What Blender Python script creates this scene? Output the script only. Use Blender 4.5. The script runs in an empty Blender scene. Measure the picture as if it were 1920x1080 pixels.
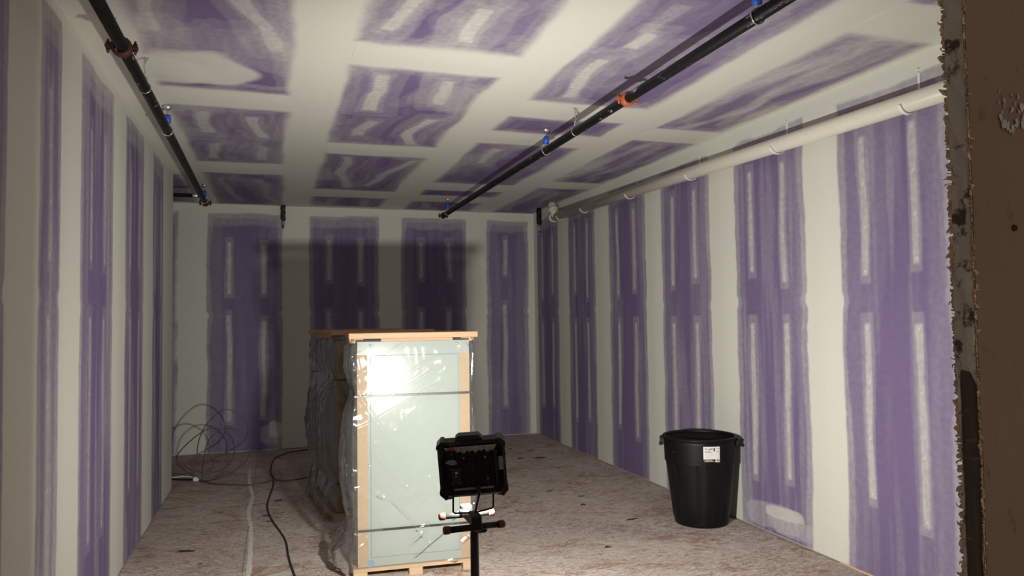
import bpy, math, random
import numpy as np
from mathutils import Vector, Matrix
PI = math.pi
random.seed(7)
scene = bpy.context.scene
col = scene.collection

# ------------------------------------------------------------------ camera, world, exposure
CAM_H, YAW, PITCH, ROLL, FPX = 1.6792, 0.3074, 0.0417, -0.0131, 1399.2
H, XR, YB, XL, YL = 3.231, 3.648, 10.400, -1.002, 8.316      # ceiling, right wall, back wall, left wall, end of left wall
fwd = Vector((math.sin(YAW)*math.cos(PITCH), math.cos(YAW)*math.cos(PITCH), math.sin(PITCH)))
rgt = Vector((math.cos(YAW), -math.sin(YAW), 0)); upv = rgt.cross(fwd)
r_ = rgt*math.cos(ROLL) + upv*math.sin(ROLL); u_ = upv*math.cos(ROLL) - rgt*math.sin(ROLL)
cd = bpy.data.cameras.new('camera'); cam = bpy.data.objects.new('camera', cd); col.objects.link(cam)
cam.matrix_world = Matrix(((r_.x, u_.x, -fwd.x, 0), (r_.y, u_.y, -fwd.y, 0), (r_.z, u_.z, -fwd.z, CAM_H), (0, 0, 0, 1)))
cd.sensor_width = 36; cd.lens = FPX/1920*36; cd.clip_start = 0.02
scene.camera = cam
w = bpy.data.worlds.new('world'); scene.world = w; w.use_nodes = True
w.node_tree.nodes['Background'].inputs[0].default_value = (1.0, 0.86, 0.74, 1)
w.node_tree.nodes['Background'].inputs[1].default_value = 0.22      # faint light of the unlit space the camera stands in
scene.view_settings.view_transform = 'Standard'; scene.view_settings.look = 'None'
scene.view_settings.gamma = 1; scene.view_settings.use_curve_mapping = False
scene.view_settings.exposure = 0.0
LAMP_POWER = 114.0

# ------------------------------------------------------------------ materials
def nodes(name):
    m = bpy.data.materials.new(name); m.use_nodes = True
    nt = m.node_tree; return m, nt, nt.nodes['Principled BSDF']
def nd(nt, typ, **kw):
    n = nt.nodes.new(typ)
    for k, v in kw.items():
        if k.startswith('i_'):
            key = k[2:]; key = int(key) if key.isdigit() else key.replace('_', ' ')
            n.inputs[key].default_value = v
        else: setattr(n, k, v)
    return n
def lk(nt, a, b): nt.links.new(a, b)
def mixc(nt, fac, a, b):
    n = nt.nodes.new('ShaderNodeMix'); n.data_type = 'RGBA'
    for s, v in ((0, fac), (6, a), (7, b)):
        if hasattr(v, 'is_linked'): lk(nt, v, n.inputs[s])
        else: n.inputs[s].default_value = v if s == 0 else (*v, 1)
    return n.outputs[2]
def ramp(nt, src, stops):
    n = nt.nodes.new('ShaderNodeValToRGB'); e = n.color_ramp.elements
    while len(e) < len(stops): e.new(.5)
    for k, (p, c) in enumerate(stops):
        e[k].position = p; e[k].color = (c, c, c, 1) if not isinstance(c, tuple) else (*c, 1)
    lk(nt, src, n.inputs[0]); return n.outputs[0]
def noise(nt, scale, detail=3, rough=.55, vec=None, dist=0):
    n = nd(nt, 'ShaderNodeTexNoise', i_Scale=scale, i_Detail=detail, i_Roughness=rough, i_Distortion=dist)
    if vec is not None: lk(nt, vec, n.inputs['Vector'])
    return n.outputs['Fac']
def mapping(nt, scale=(1, 1, 1), rot=(0, 0, 0), coord='Object'):
    tc = nt.nodes.new('ShaderNodeTexCoord'); mp = nt.nodes.new('ShaderNodeMapping')
    mp.inputs['Scale'].default_value = scale; mp.inputs['Rotation'].default_value = rot
    lk(nt, tc.outputs[coord], mp.inputs['Vector']); return mp.outputs[0]
def bump(nt, bs, h, strength=.2, dist=.01):
    b = nd(nt, 'ShaderNodeBump', i_Strength=strength, i_Distance=dist); lk(nt, h, b.inputs['Height']); lk(nt, b.outputs[0], bs.inputs['Normal'])
def plain(name, c, rough=.5, metal=0, var=.12, scale=30, bmp=0, spec=.5):
    m, nt, bs = nodes(name)
    f = noise(nt, scale, 4, .6, mapping(nt))
    lk(nt, mixc(nt, ramp(nt, f, [(.3, 0.0), (.7, 1.0)]), tuple(x*(1-var) for x in c), tuple(min(1, x*(1+var)) for x in c)), bs.inputs['Base Color'])
    bs.inputs['Roughness'].default_value = rough; bs.inputs['Metallic'].default_value = metal
    bs.inputs['Specular IOR Level'].default_value = spec
    if bmp: bump(nt, bs, f, bmp, .002)
    return m
def m_drywall():
    m, nt, bs = nodes('taped_purple_drywall')
    at = nd(nt, 'ShaderNodeAttribute', attribute_name='mud')
    a = at.outputs['Fac']
    vec = mapping(nt)
    fine = noise(nt, 190, 3, .7, vec); mid = noise(nt, 26, 4, .6, vec)
    # break the feathered edges with trowel grain; nothing changes where the board is bare or fully covered
    inv = nd(nt, 'ShaderNodeMath', operation='SUBTRACT', i_0=1.0); lk(nt, a, inv.inputs[1])
    par = nd(nt, 'ShaderNodeMath', operation='MULTIPLY'); lk(nt, a, par.inputs[0]); lk(nt, inv.outputs[0], par.inputs[1])
    s = nd(nt, 'ShaderNodeMath', operation='ADD'); lk(nt, fine, s.inputs[0]); lk(nt, mid, s.inputs[1])
    s1 = nd(nt, 'ShaderNodeMath', operation='SUBTRACT', i_1=1.0); lk(nt, s.outputs[0], s1.inputs[0])
    k = nd(nt, 'ShaderNodeMath', operation='MULTIPLY'); lk(nt, s1.outputs[0], k.inputs[0]); lk(nt, par.outputs[0], k.inputs[1])
    k2 = nd(nt, 'ShaderNodeMath', operation='MULTIPLY_ADD', i_1=1.5, use_clamp=True); lk(nt, k.outputs[0], k2.inputs[0]); lk(nt, a, k2.inputs[2])
    big = noise(nt, 2.2, 3, .5, vec)
    pur = mixc(nt, big, (.142, .095, .224), (.168, .115, .258))
    crm = mixc(nt, mid, (.660, .655, .580), (.710, .705, .630))
    lk(nt, mixc(nt, k2.outputs[0], pur, crm), bs.inputs['Base Color'])
    bs.inputs['Roughness'].default_value = .62; bs.inputs['Specular IOR Level'].default_value = .3
    bump(nt, bs, mid, .06, .004)
    return m
def m_floor():
    m, nt, bs = nodes('dusty_strand_board')
    v0 = mapping(nt)
    def strands(rot, sx, sy, lo, hi, sc=1.):
        return ramp(nt, noise(nt, sc, 3, .6, mapping(nt, (sx, sy, 1), (0, 0, rot)), .6), [(lo, 0.0), (hi, 1.0)])
    def curls(scale, rot, wid, dist=1.2):            # thin curly contour lines, like loose strands in the dust
        n = noise(nt, scale, 3, .6, mapping(nt, (1, 1.5, 1), (0, 0, rot)), dist)
        d = nd(nt, 'ShaderNodeMath', operation='SUBTRACT', i_1=.5); lk(nt, n, d.inputs[0])
        e = nd(nt, 'ShaderNodeMath', operation='ABSOLUTE'); lk(nt, d.outputs[0], e.inputs[0])
        return ramp(nt, e.outputs[0], [(0, 1.0), (wid, 0.0)])
    med = noise(nt, 3.5, 5, .65, v0, .4)
    c = mixc(nt, med, (.52, .435, .380), (.72, .63, .565))
    c = mixc(nt, ramp(nt, noise(nt, .55, 5, .65, mapping(nt, (1, .8, 1), (0, 0, .3)), .6), [(.42, 0.0), (.66, .75)]), c, (.33, .262, .220))
    bare = ramp(nt, noise(nt, 1.1, 6, .72, v0, .5), [(.40, 0.0), (.54, 1.0)])
    fade = ramp(nt, noise(nt, 5, 5, .7, mapping(nt, (1, 1, 1), (0, 0, .9))), [(.42, 0.0), (.60, 1.0)])
    def masked(f, mask, amt, base):
        b2 = nd(nt, 'ShaderNodeMath', operation='MULTIPLY_ADD', i_1=amt, i_2=base); lk(nt, mask, b2.inputs[0])
        mm = nd(nt, 'ShaderNodeMath', operation='MULTIPLY', use_clamp=True); lk(nt, f, mm.inputs[0]); lk(nt, b2.outputs[0], mm.inputs[1]); return mm.outputs[0]
    red = ramp(nt, noise(nt, 2.1, 6, .72, mapping(nt, (1, 1.8, 1), (0, 0, .5)), .9), [(.53, 0.0), (.61, .85)])
    c = mixc(nt, red, c, (.34, .185, .115))
    for rot, sx, sy, lo, hi, cc, amt in ((.35, 11, 60, .56, .61, (.26, .150, .105), .6), (1.35, 10, 62, .57, .62, (.30, .175, .120), .6), (2.3, 12, 60, .57, .62, (.22, .135, .10), .5),
                                         (.9, 16, 80, .58, .62, (.80, .74, .68), .7), (2.75, 15, 76, .58, .62, (.74, .67, .60), .7)):
        c = mixc(nt, masked(strands(rot, sx, sy, lo, hi), bare, amt, .08), c, cc)
    for sc, rot, wid, cc, amt in ((7, .2, .030, (.16, .095, .068), .75), (11, 1.7, .035, (.20, .115, .080), .7), (9, 2.6, .022, (.85, .80, .74), .7), (16, .8, .040, (.19, .12, .09), .55), (14, 2.0, .026, (.82, .75, .69), .6)):
        c = mixc(nt, masked(curls(sc, rot, wid), fade, amt, .05), c, cc)
    lk(nt, c, bs.inputs['Base Color']); bs.inputs['Roughness'].default_value = .85; bs.inputs['Specular IOR Level'].default_value = .2
    bump(nt, bs, strands(.6, 8, 40, .4, .7), .12, .003)
    return m
def m_film():
    m, nt, bs = nodes('clear_plastic_film'); nt.nodes.remove(bs)
    out = nt.nodes['Material Output']
    tr = nd(nt, 'ShaderNodeBsdfTransparent'); tr.inputs[0].default_value = (.95, .96, .95, 1)
    gl = nd(nt, 'ShaderNodeBsdfGlossy'); gl.inputs['Roughness'].default_value = .11; gl.inputs[0].default_value = (1, 1, 1, 1)
    df = nd(nt, 'ShaderNodeBsdfDiffuse'); df.inputs[0].default_value = (.80, .80, .80, 1)
    tl = nd(nt, 'ShaderNodeBsdfTranslucent'); tl.inputs[0].default_value = (.8, .8, .8, 1)
    ad = nd(nt, 'ShaderNodeMixShader', i_0=.4); lk(nt, df.outputs[0], ad.inputs[1]); lk(nt, tl.outputs[0], ad.inputs[2])
    fr = nd(nt, 'ShaderNodeFresnel', i_IOR=1.45)
    lw = nd(nt, 'ShaderNodeFresnel', i_IOR=1.25)
    mk = nd(nt, 'ShaderNodeMath', operation='MULTIPLY_ADD', i_1=.70, i_2=.075, use_clamp=True); lk(nt, lw.outputs[0], mk.inputs[0])
    m1 = nd(nt, 'ShaderNodeMixShader'); lk(nt, mk.outputs[0], m1.inputs[0]); lk(nt, tr.outputs[0], m1.inputs[1]); lk(nt, ad.outputs[0], m1.inputs[2])
    m2 = nd(nt, 'ShaderNodeMixShader'); lk(nt, fr.outputs[0], m2.inputs[0]); lk(nt, m1.outputs[0], m2.inputs[1]); lk(nt, gl.outputs[0], m2.inputs[2])
    b = nd(nt, 'ShaderNodeBump', i_Strength=.12, i_Distance=.006); lk(nt, noise(nt, 6, 2, .5, mapping(nt), 1.0), b.inputs['Height'])
    for s in (gl, fr): lk(nt, b.outputs[0], s.inputs['Normal'])
    lk(nt, m2.outputs[0], out.inputs[0]); return m
def m_wood(name, a, b):
    m, nt, bs = nodes(name)
    g = noise(nt, 3, 5, .6, mapping(nt, (1.5, 40, 40)), 1.2)
    lk(nt, mixc(nt, ramp(nt, g, [(.3, 0.0), (.7, 1.0)]), a, b), bs.inputs['Base Color'])
    bs.inputs['Roughness'].default_value = .6; return m
def m_emit(name, c, s):
    m, nt, bs = nodes(name); bs.inputs['Base Color'].default_value = (*c, 1)
    bs.inputs['Emission Color'].default_value = (*c, 1); bs.inputs['Emission Strength'].default_value = s; return m
def m_dusty(name, base, dust, rough=.45, lo=.52, hi=.66, scale=24, stretch=(1, 1, 1), metal=0):
    m, nt, bs = nodes(name)
    f = ramp(nt, noise(nt, scale, 5, .7, mapping(nt, stretch)), [(lo, 0.0), (hi, 1.0)])
    lk(nt, mixc(nt, f, base, dust), bs.inputs['Base Color']); bs.inputs['Roughness'].default_value = rough
    bs.inputs['Metallic'].default_value = metal; bs.inputs['Specular IOR Level'].default_value = .25; return m
def m_kraft():
    m, nt, bs = nodes('brown_scuffed_face')
    a = noise(nt, 5, 4, .6, mapping(nt)); b = noise(nt, 60, 4, .7, mapping(nt, (1, 1, .5)))
    c = mixc(nt, a, (.26, .165, .11), (.37, .24, .16))
    c = mixc(nt, ramp(nt, b, [(.60, 0.0), (.70, .6)]), c, (.11, .066, .042))
    lk(nt, c, bs.inputs['Base Color']); bs.inputs['Roughness'].default_value = .6
    bump(nt, bs, noise(nt, 40, 5, .65, mapping(nt)), .35, .004); return m
M = dict(
    dry=m_drywall(), floor=m_floor(), film=m_film(),
    back=plain('wall_core', (.55, .53, .48), .9), grime=plain('floor_joint_grime', (.10, .08, .07), .9),
    black_pipe=m_dusty('black_steel_pipe', (.007, .007, .007), (.30, .30, .28), .5, .62, .67, 26, (1, .30, 1)),
    red=plain('orange_red_coupling', (.40, .095, .038), .55), rust=plain('dark_red_coupling', (.085, .026, .018), .6),
    steel=plain('galvanised_steel', (.62, .62, .62), .35, .9), blue=plain('blue_plastic', (.02, .10, .55), .45),
    pvc=plain('white_pvc', (.72, .68, .58), .38, var=.03), hookw=plain('white_hanger_plastic', (.82, .82, .80), .4, var=.02),
    blk=plain('black_plastic', (.024, .024, .024), .42), blk_rough=m_dusty('dusty_black_plastic', (.022, .022, .021), (.13, .12, .11), .5, .52, .8, 14),
    can=m_dusty('black_bin_plastic', (.004, .004, .004), (.014, .0135, .013), .5, .56, .85, 9, (1, 1, .5)),
    dust=plain('grey_plaster_dust', (.55, .53, .49), .95, var=.35, scale=60, bmp=.5),
    redp=plain('red_plastic_cap', (.20, .045, .035), .5), redsw=plain('red_switch', (.45, .05, .04), .4),
    lab=plain('white_label', (.80, .80, .76), .5, var=.02), ink=plain('black_print', (.02, .02, .02), .6), greyp=plain('grey_print', (.33, .33, .33), .6),
    redi=plain('orange_print', (.50, .22, .12), .6),
    metlab=plain('grey_metal_label', (.34, .34, .33), .4, .3), led=m_emit('lit_led_lens', (1.0, .98, .93), 28.0),
    panel=plain('white_enamelled_panel', (.29, .318, .297), .20, var=.012, scale=6, spec=.22), line=plain('dark_gap_line', (.10, .12, .11), .6),
    cardboard=plain('tan_cardboard', (.36, .245, .150), .75, var=.06), wood=m_wood('pale_pine', (.42, .28, .155), (.50, .36, .22)),
    wood2=m_wood('reddish_pine', (.36, .205, .11), (.44, .28, .165)), strap=plain('black_strap', (.02, .022, .02), .4),
    sticker=plain('blue_grey_sticker', (.16, .24, .36), .5, var=.1), boltm=plain('grey_bolt', (.35, .36, .35), .4, .6),
    mc=plain('metal_clad_cable', (.10, .095, .095), .45, .3), cordb=plain('black_rubber_cord', (.016, .015, .015), .6), copper=plain('bare_copper_end', (.4, .2, .1), .5),
    white_jk=plain('white_jacket', (.75, .74, .70), .5), chalk=plain('spilled_white_compound', (.66, .66, .61), .95, var=.3, scale=60),
    scrap=plain('dark_scrap', (.05, .032, .026), .9), gyp=m_dusty('broken_gypsum', (.80, .74, .62), (.16, .13, .10), .95, .54, .62, 60),
    kraft=m_kraft(), paper=plain('torn_kraft_paper', (.72, .52, .32), .9, var=.4, scale=120), gyp2=m_dusty('painted_hollow_shade', (.15, .12, .095), (.42, .37, .30), .95, .60, .72, 30, (1, 1, 2.5)), dark=plain('dark_void', (.035, .026, .021), .9),
    sill=m_wood('sill_plate_wood', (.58, .40, .22), (.68, .50, .30)), sparkle=plain('scraped_foil', (.55, .52, .50), .3, .4))

# ------------------------------------------------------------------ mesh helpers
class MB:
    def __init__(s): s.v = []; s.f = []; s.sm = []
    def add(s, vs, fs, smooth=False):
        o = len(s.v); s.v += [tuple(v) for v in vs]; s.f += [tuple(i+o for i in f) for f in fs]
        s.sm += smooth if isinstance(smooth, list) else [smooth]*len(fs); return s
    def box(s, x0, x1, y0, y1, z0, z1, c=0):
        if c <= 0:
            vs = [(x, y, z) for z in (z0, z1) for y in (y0, y1) for x in (x0, x1)]
            return s.add(vs, [(0, 2, 3, 1), (4, 5, 7, 6), (0, 1, 5, 4), (2, 6, 7, 3), (0, 4, 6, 2), (1, 3, 7, 5)])
        c = min(c, .49*(x1-x0), .49*(y1-y0), .49*(z1-z0))
        X = (x0, x0+c, x1-c, x1); Y = (y0, y0+c, y1-c, y1); Z = (z0, z0+c, z1-c, z1)
        idx = {}; vs = []
        def V(i, j, k):
            if (i, j, k) not in idx: idx[(i, j, k)] = len(vs); vs.append((X[i], Y[j], Z[k]))
            return idx[(i, j, k)]
        fs = []
        a, b = 1, 2
        fs += [(V(a, a, 0), V(a, b, 0), V(b, b, 0), V(b, a, 0)), (V(a, a, 3), V(b, a, 3), V(b, b, 3), V(a, b, 3))]
        fs += [(V(a, 0, a), V(b, 0, a), V(b, 0, b), V(a, 0, b)), (V(a, 3, a), V(a, 3, b), V(b, 3, b), V(b, 3, a))]
        fs += [(V(0, a, a), V(0, a, b), V(0, b, b), V(0, b, a)), (V(3, a, a), V(3, b, a), V(3, b, b), V(3, a, b))]
        # bevel strips
        for (jj, ji) in ((0, a), (3, b)):
            for (kk, ki) in ((0, a), (3, b)): fs.append((V(a, jj, ki), V(b, jj, ki), V(b, ji, kk), V(a, ji, kk)))
            for (ii, iii) in ((0, a), (3, b)): fs.append((V(ii, ji, a), V(ii, ji, b), V(iii, jj, b), V(iii, jj, a)))
        for (ii, iii) in ((0, a), (3, b)):
            for (kk, ki) in ((0, a), (3, b)): fs.append((V(ii, a, ki), V(ii, b, ki), V(iii, b, kk), V(iii, a, kk)))
            for (jj, ji) in ((0, a), (3, b)):
                for (kk, ki) in ((0, a), (3, b)): fs.append((V(ii, ji, ki), V(iii, jj, ki), V(iii, ji, kk)))
        return s.add(vs, fs)
    def tube(s, pts, r, n=10, cap=True, closed=False):
        P = [Vector(p) for p in pts]; N = len(P)
        rr = r if isinstance(r, (list, tuple)) else [r]*N
        T = []
        for i in range(N):
            a = P[(i-1) % N] if (closed or i > 0) else P[i]; b = P[(i+1) % N] if (closed or i < N-1) else P[i]
            T.append((b-a).normalized())
        t0 = T[0]; nrm = t0.orthogonal().normalized(); vs = []
        for i in range(N):
            nrm = (nrm - T[i]*nrm.dot(T[i])).normalized(); bn = T[i].cross(nrm)
            for k in range(n):
                a = 2*PI*k/n; vs.append(P[i] + (nrm*math.cos(a) + bn*math.sin(a))*rr[i])
        fs = []; sm = []
        for i in range(N if closed else N-1):
            j = (i+1) % N
            for k in range(n): fs.append((i*n+k, i*n+(k+1) % n, j*n+(k+1) % n, j*n+k)); sm.append(True)
        if cap and not closed:
            fs += [tuple(reversed(range(n))), tuple(range((N-1)*n, N*n))]; sm += [False, False]
        return s.add(vs, fs, sm)
    def lathe(s, prof, n=24, axis='z', o=(0, 0, 0), cap=True):
        vs = []
        for r, h in prof:
            for k in range(n):
                a = 2*PI*k/n; c, d = r*math.cos(a), r*math.sin(a)
                p = {'z': (c, d, h), 'y': (c, h, -d), 'x': (h, c, d)}[axis]; vs.append((p[0]+o[0], p[1]+o[1], p[2]+o[2]))
        fs = []; sm = []
        for i in range(len(prof)-1):
            for k in range(n): fs.append((i*n+k, i*n+(k+1) % n, (i+1)*n+(k+1) % n, (i+1)*n+k)); sm.append(True)
        if cap: fs += [tuple(reversed(range(n))), tuple(range((len(prof)-1)*n, len(prof)*n))]; sm += [False, False]
        return s.add(vs, fs, sm)
    def prism(s, poly, y0, y1):            # polygon in x,z extruded along y
        n = len(poly)
        vs = [(x, y0, z) for x, z in poly] + [(x, y1, z) for x, z in poly]
        return s.add(vs, [tuple(range(n)), tuple(reversed(range(n, 2*n)))] + [(i, i+n, (i+1) % n+n, (i+1) % n) for i in range(n)])
    def obj(s, name, mat, parent=None, loc=None):
        me = bpy.data.meshes.new(name); me.from_pydata(s.v, [], s.f)
        me.polygons.foreach_set('use_smooth', s.sm); me.materials.append(M[mat]); me.update()
        o = bpy.data.objects.new(name, me); col.objects.link(o)
        if parent is not None: o.parent = parent
        if loc is not None: o.location = loc
        return o
def tag(o, label=None, cat=None, group=None, kind=None):
    if label: o['label'] = label
    if cat: o['category'] = cat
    if group: o['group'] = group
    if kind: o['kind'] = kind
    return o
def thing(name, label, cat, loc=(0, 0, 0), rz=0, group=None):
    o = bpy.data.objects.new(name, None); col.objects.link(o); o.location = loc; o.rotation_euler = (0, 0, rz)
    o.empty_display_size = .05
    return tag(o, label, cat, group)
def copy_tree(o, parent=None):
    c = o.copy(); col.objects.link(c)
    if parent is not None: c.parent = parent
    for ch in list(o.children): copy_tree(ch, c)
    return c
def text_obj(name, txt, size, mat, parent, mw):
    cu = bpy.data.curves.new(name, 'FONT'); cu.body = txt; cu.size = size; cu.extrude = .0002
    t = bpy.data.objects.new(name, cu); col.objects.link(t)
    bpy.context.view_layer.update()
    me = bpy.data.meshes.new_from_object(t); bpy.data.objects.remove(t)
    me.materials.clear(); me.materials.append(M[mat])
    o = bpy.data.objects.new(name, me); col.objects.link(o); o.parent = parent; o.matrix_local = mw; return o

# ------------------------------------------------------------------ 2-D fields of joint compound over the drywall
rng = np.random.default_rng(3)
TAB = rng.random((256, 256)).astype(np.float32)
def vn(x, y, seed=0):
    x = np.asarray(x, np.float64)+seed*37.13; y = np.asarray(y, np.float64)+seed*17.71
    xi = np.floor(x).astype(int); yi = np.floor(y).astype(int); fx = x-xi; fy = y-yi
    fx = fx*fx*(3-2*fx); fy = fy*fy*(3-2*fy)
    g = lambda a, b: TAB[a & 255, b & 255]
    return (g(xi, yi)*(1-fx)+g(xi+1, yi)*fx)*(1-fy) + (g(xi, yi+1)*(1-fx)+g(xi+1, yi+1)*fx)*fy
def fbm(x, y, seed=0, o=3):
    s = 0; a = .5; t = 0
    for i in range(o): s = s+a*vn(x*2**i, y*2**i, seed+i*5); t += a; a *= .55
    return s/t
def sst(a, b, x): t = np.clip((x-a)/(b-a), 0, 1); return t*t*(3-2*t)
def over(base, a): return base+(1-base)*np.clip(a, 0, 1)
def rect_sd(u, v, u0, u1, v0, v1):
    dx = np.maximum(u0-u, u-u1); dy = np.maximum(v0-v, v-v1)
    return np.where((dx > 0) & (dy > 0), np.hypot(np.maximum(dx, 0), np.maximum(dy, 0)), np.maximum(dx, dy))
def wall_field(patches, top, strips, seed, blobs=(), haze=1.0):
    """patches: [(u0,u1)] bare purple ranges; strips: [(u,v0,v1,strength)] filled screw lines"""
    def f(u, v):
        wob = (vn(v*3.1, u*.6, seed)-.5)*.024 + (vn(v*14, u*2, seed+1)-.5)*.012
        bumpz = -np.exp(-((v-1.76-.05*vn(np.round(u/1.22), u*0, seed+3))/.045)**4)*.016
        m = np.ones_like(u)
        for i, (a, b) in enumerate(patches):
            tz = top + (vn(u*6, v*0+i, seed+2)-.5)*.03
            d = rect_sd(u, v, a+wob-bumpz, b+wob*.8+bumpz, -1, tz)
            inside = sst(.010, -.010, d)
            # base of the bare board: raw with wiped streaks
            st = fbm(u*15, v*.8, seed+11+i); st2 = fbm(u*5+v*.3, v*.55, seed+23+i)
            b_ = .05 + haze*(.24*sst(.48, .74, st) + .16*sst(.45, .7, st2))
            # feather beside the joints, with stepped trowel edges
            e1 = .030+.05*vn(v*1.7, u*0+3*i, seed+31); e2 = .10+.10*vn(v*1.1, u*0+5*i, seed+33)
            b_ = over(b_, .24*sst(-e1-.012, -e1+.012, d))
            b_ = over(b_, .09*sst(-e2-.03, -e2+.03, d))
            b_ = over(b_, .18*sst(tz-.16, tz-.12, v+.03*vn(u*9, v*3, seed+35)))
            m = np.where(inside > 0, m*(1-inside)+b_*inside, m)
        for k, (cu, v0, v1, q) in enumerate(strips):
            near = (np.abs(u-cu) < .22)
            if not near.any(): continue
            cuw = cu + (vn(v*2.2, v*0+k*3.3, seed+41)-.5)*.03
            hw = .036+.034*vn(v*1.3, v*0+k, seed+43)
            dh = rect_sd(u, v, cuw-hw, cuw+hw, v0-.05, v1+.07)
            m = over(m, .20*q*sst(.006, -.006, dh)*(m < .93))
            cw = .008+.014*vn(v*5, v*0+k*2, seed+45)
            dc = rect_sd(u, v, cuw-cw, cuw+cw, v0+.01, v1-.01)-.010
            m = over(m, q*(.36+.24*vn(u*70, v*40, seed+47))*sst(.007, -.007, dc))
            for j in range(4):
                vj = v0+.03+(v1-v0-.06)*j/3
                m = over(m, .9*sst(.011, .004, np.hypot(u-cuw, v-vj)))
        for (bu, bv, ru, rv, q) in blobs:
            d = (np.abs((u-bu)/ru)**4+np.abs((v-bv+.06*(u-bu))/rv)**4)**.25+(vn(u*9, v*9, seed+51)-.5)*.35
            m = over(m, q*sst(1.08, .92, d))
        return np.clip(m, 0, 1)
    return f
def ceil_field(rects, strips, blobs, seed):
    def f(u0_, v0_):
        m = np.ones_like(u0_)
        u = u0_+(fbm(u0_*2.3, v0_*1.7, seed+61)-.5)*.11+(vn(u0_*9, v0_*7, seed+62)-.5)*.018
        v = v0_+(fbm(u0_*1.9, v0_*2.1, seed+63)-.5)*.16+(vn(u0_*8, v0_*9, seed+64)-.5)*.018
        for i, (x0, x1, y0, y1, hz) in enumerate(rects):
            if u0_.max() < x0-.2 or u0_.min() > x1+.2 or v0_.max() < y0-.2 or v0_.min() > y1+.2: continue
            d = rect_sd(u*.55+u0_*.45, v*.45+v0_*.55, x0, x1, y0, y1)
            sw = .018+.05*vn(u0_*2.1, v0_*1.7, seed+71+i)
            inside = sst(.6*sw, -sw, d)
            st = fbm(u*9+v*.8, v*.9, seed+13+i); bl = fbm(u*2.4, v*1.5, seed+17+i, 4)
            b_ = .02+.06*fbm(u*30, v*3, seed+2)+hz*(.30*sst(.46, .72, st))+.10*sst(.57, .580, bl)+.08*sst(.66, .670, bl)
            e = .03+.15*fbm(u*3.1, v*2.3, seed+21+i)
            b_ = over(b_, .13*sst(-e-.006, -e+.006, d)); b_ = over(b_, .12*sst(-e*.5-.006, -e*.5+.006, d))
            m = np.where(inside > 0, m*(1-inside)+b_*inside, m)
        for k, (cu, v0, v1, q) in enumerate(strips):
            near = (np.abs(u0_-cu) < .4) & (v0_ > v0-.5) & (v0_ < v1+.5)
            if not near.any(): continue
            sl = ((k*37) % 7-3)*.05
            cuw = cu+(vn(v*1.6, v*0+k*3.3, seed+41)-.5)*.10+(v-(v0+v1)/2)*sl
            hw = .085+.08*vn(v*2.5, u*2.2+k, seed+43)
            g = np.where(m < .9, 1., 0.)
            m = over(m, .15*q*g*sst(.006, -.006, rect_sd(u, v, cuw-hw, cuw+hw, v0-.14, v1+.12)-.04))
            m = over(m, .18*q*g*sst(.006, -.006, rect_sd(u, v, cuw-hw*.5, cuw+hw*.5, v0-.06, v1+.05)-.012))
            cw = .020+.018*vn(v*5, v*0+k*2, seed+45)
            m = over(m, q*(.40+.40*vn(u*60, v*40, seed+47))*sst(.010, -.010, rect_sd(u, v, cuw-cw, cuw+cw, v0, v1)-.012))
        for (bu, bv, ru, rv, q) in blobs:
            d = np.hypot((u-bu)/ru, (v-bv)/rv)+(vn(u0_*5, v0_*5, seed+51)-.5)*.3
            m = over(m, q*sst(1.12, .86, d))
        return np.clip(m, 0, 1)
    return f
def grid_piece(name, parent, frame, u0, u1, v0, v1, res, field, dome=0.0, domeaxis=0):
    """a piece of wall surface with its own thickness edge; frame maps (u,v,w) to world, w out of the wall"""
    nu = max(2, int(round((u1-u0)/res))+1); nv = max(2, int(round((v1-v0)/res))+1)
    us = np.linspace(u0, u1, nu); vs = np.linspace(v0, v1, nv); U, V = np.meshgrid(us, vs, indexing='ij')
    mud = field(U, V)
    W = np.zeros_like(U)
    if dome:
        t = (U-u0)/(u1-u0) if domeaxis == 0 else (V-v0)/(v1-v0)
        W = dome*np.sin(PI*t)**2
    o, eu, ev, ew = frame
    P = o + U[..., None]*eu + V[..., None]*ev + W[..., None]*ew
    P = P.reshape(-1, 3); n0 = len(P)
    idx = np.arange(n0).reshape(nu, nv)
    q = np.stack([idx[:-1, :-1], idx[1:, :-1], idx[1:, 1:], idx[:-1, 1:]], -1).reshape(-1, 4)
    if np.dot(np.cross(eu, ev), ew) < 0: q = q[:, ::-1]
    # rim of the board, 12 mm deep
    ring = np.concatenate([idx[:, 0], idx[-1, 1:], idx[-2::-1, -1], idx[0, -2:0:-1]])
    nr = len(ring); front = P[ring]; back = front-ew*.012; fi = np.arange(n0, n0+nr); bi = fi+nr; nx = np.roll(np.arange(nr), -1)
    q2 = np.stack([fi, bi, bi[nx], fi[nx]], -1)
    co = np.concatenate([P, front, back]).astype(np.float32); F = np.concatenate([q, q2]).astype(np.int32)
    me = bpy.data.meshes.new(name); me.vertices.add(len(co)); me.vertices.foreach_set('co', co.ravel())
    me.loops.add(F.size); me.loops.foreach_set('vertex_index', F.ravel())
    me.polygons.add(len(F)); me.polygons.foreach_set('loop_start', np.arange(0, F.size, 4, dtype=np.int32)); me.polygons.foreach_set('loop_total', np.full(len(F), 4, np.int32))
    me.update(calc_edges=True)
    at = me.attributes.new('mud', 'FLOAT', 'POINT'); at.data.foreach_set('value', np.concatenate([mud.ravel(), mud.ravel()[ring], mud.ravel()[ring]]).astype(np.float32))
    me.materials.append(M['dry']); ob = bpy.data.objects.new(name, me); col.objects.link(ob); ob.parent = parent; return ob
ex, ey, ez = np.eye(3)

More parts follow.
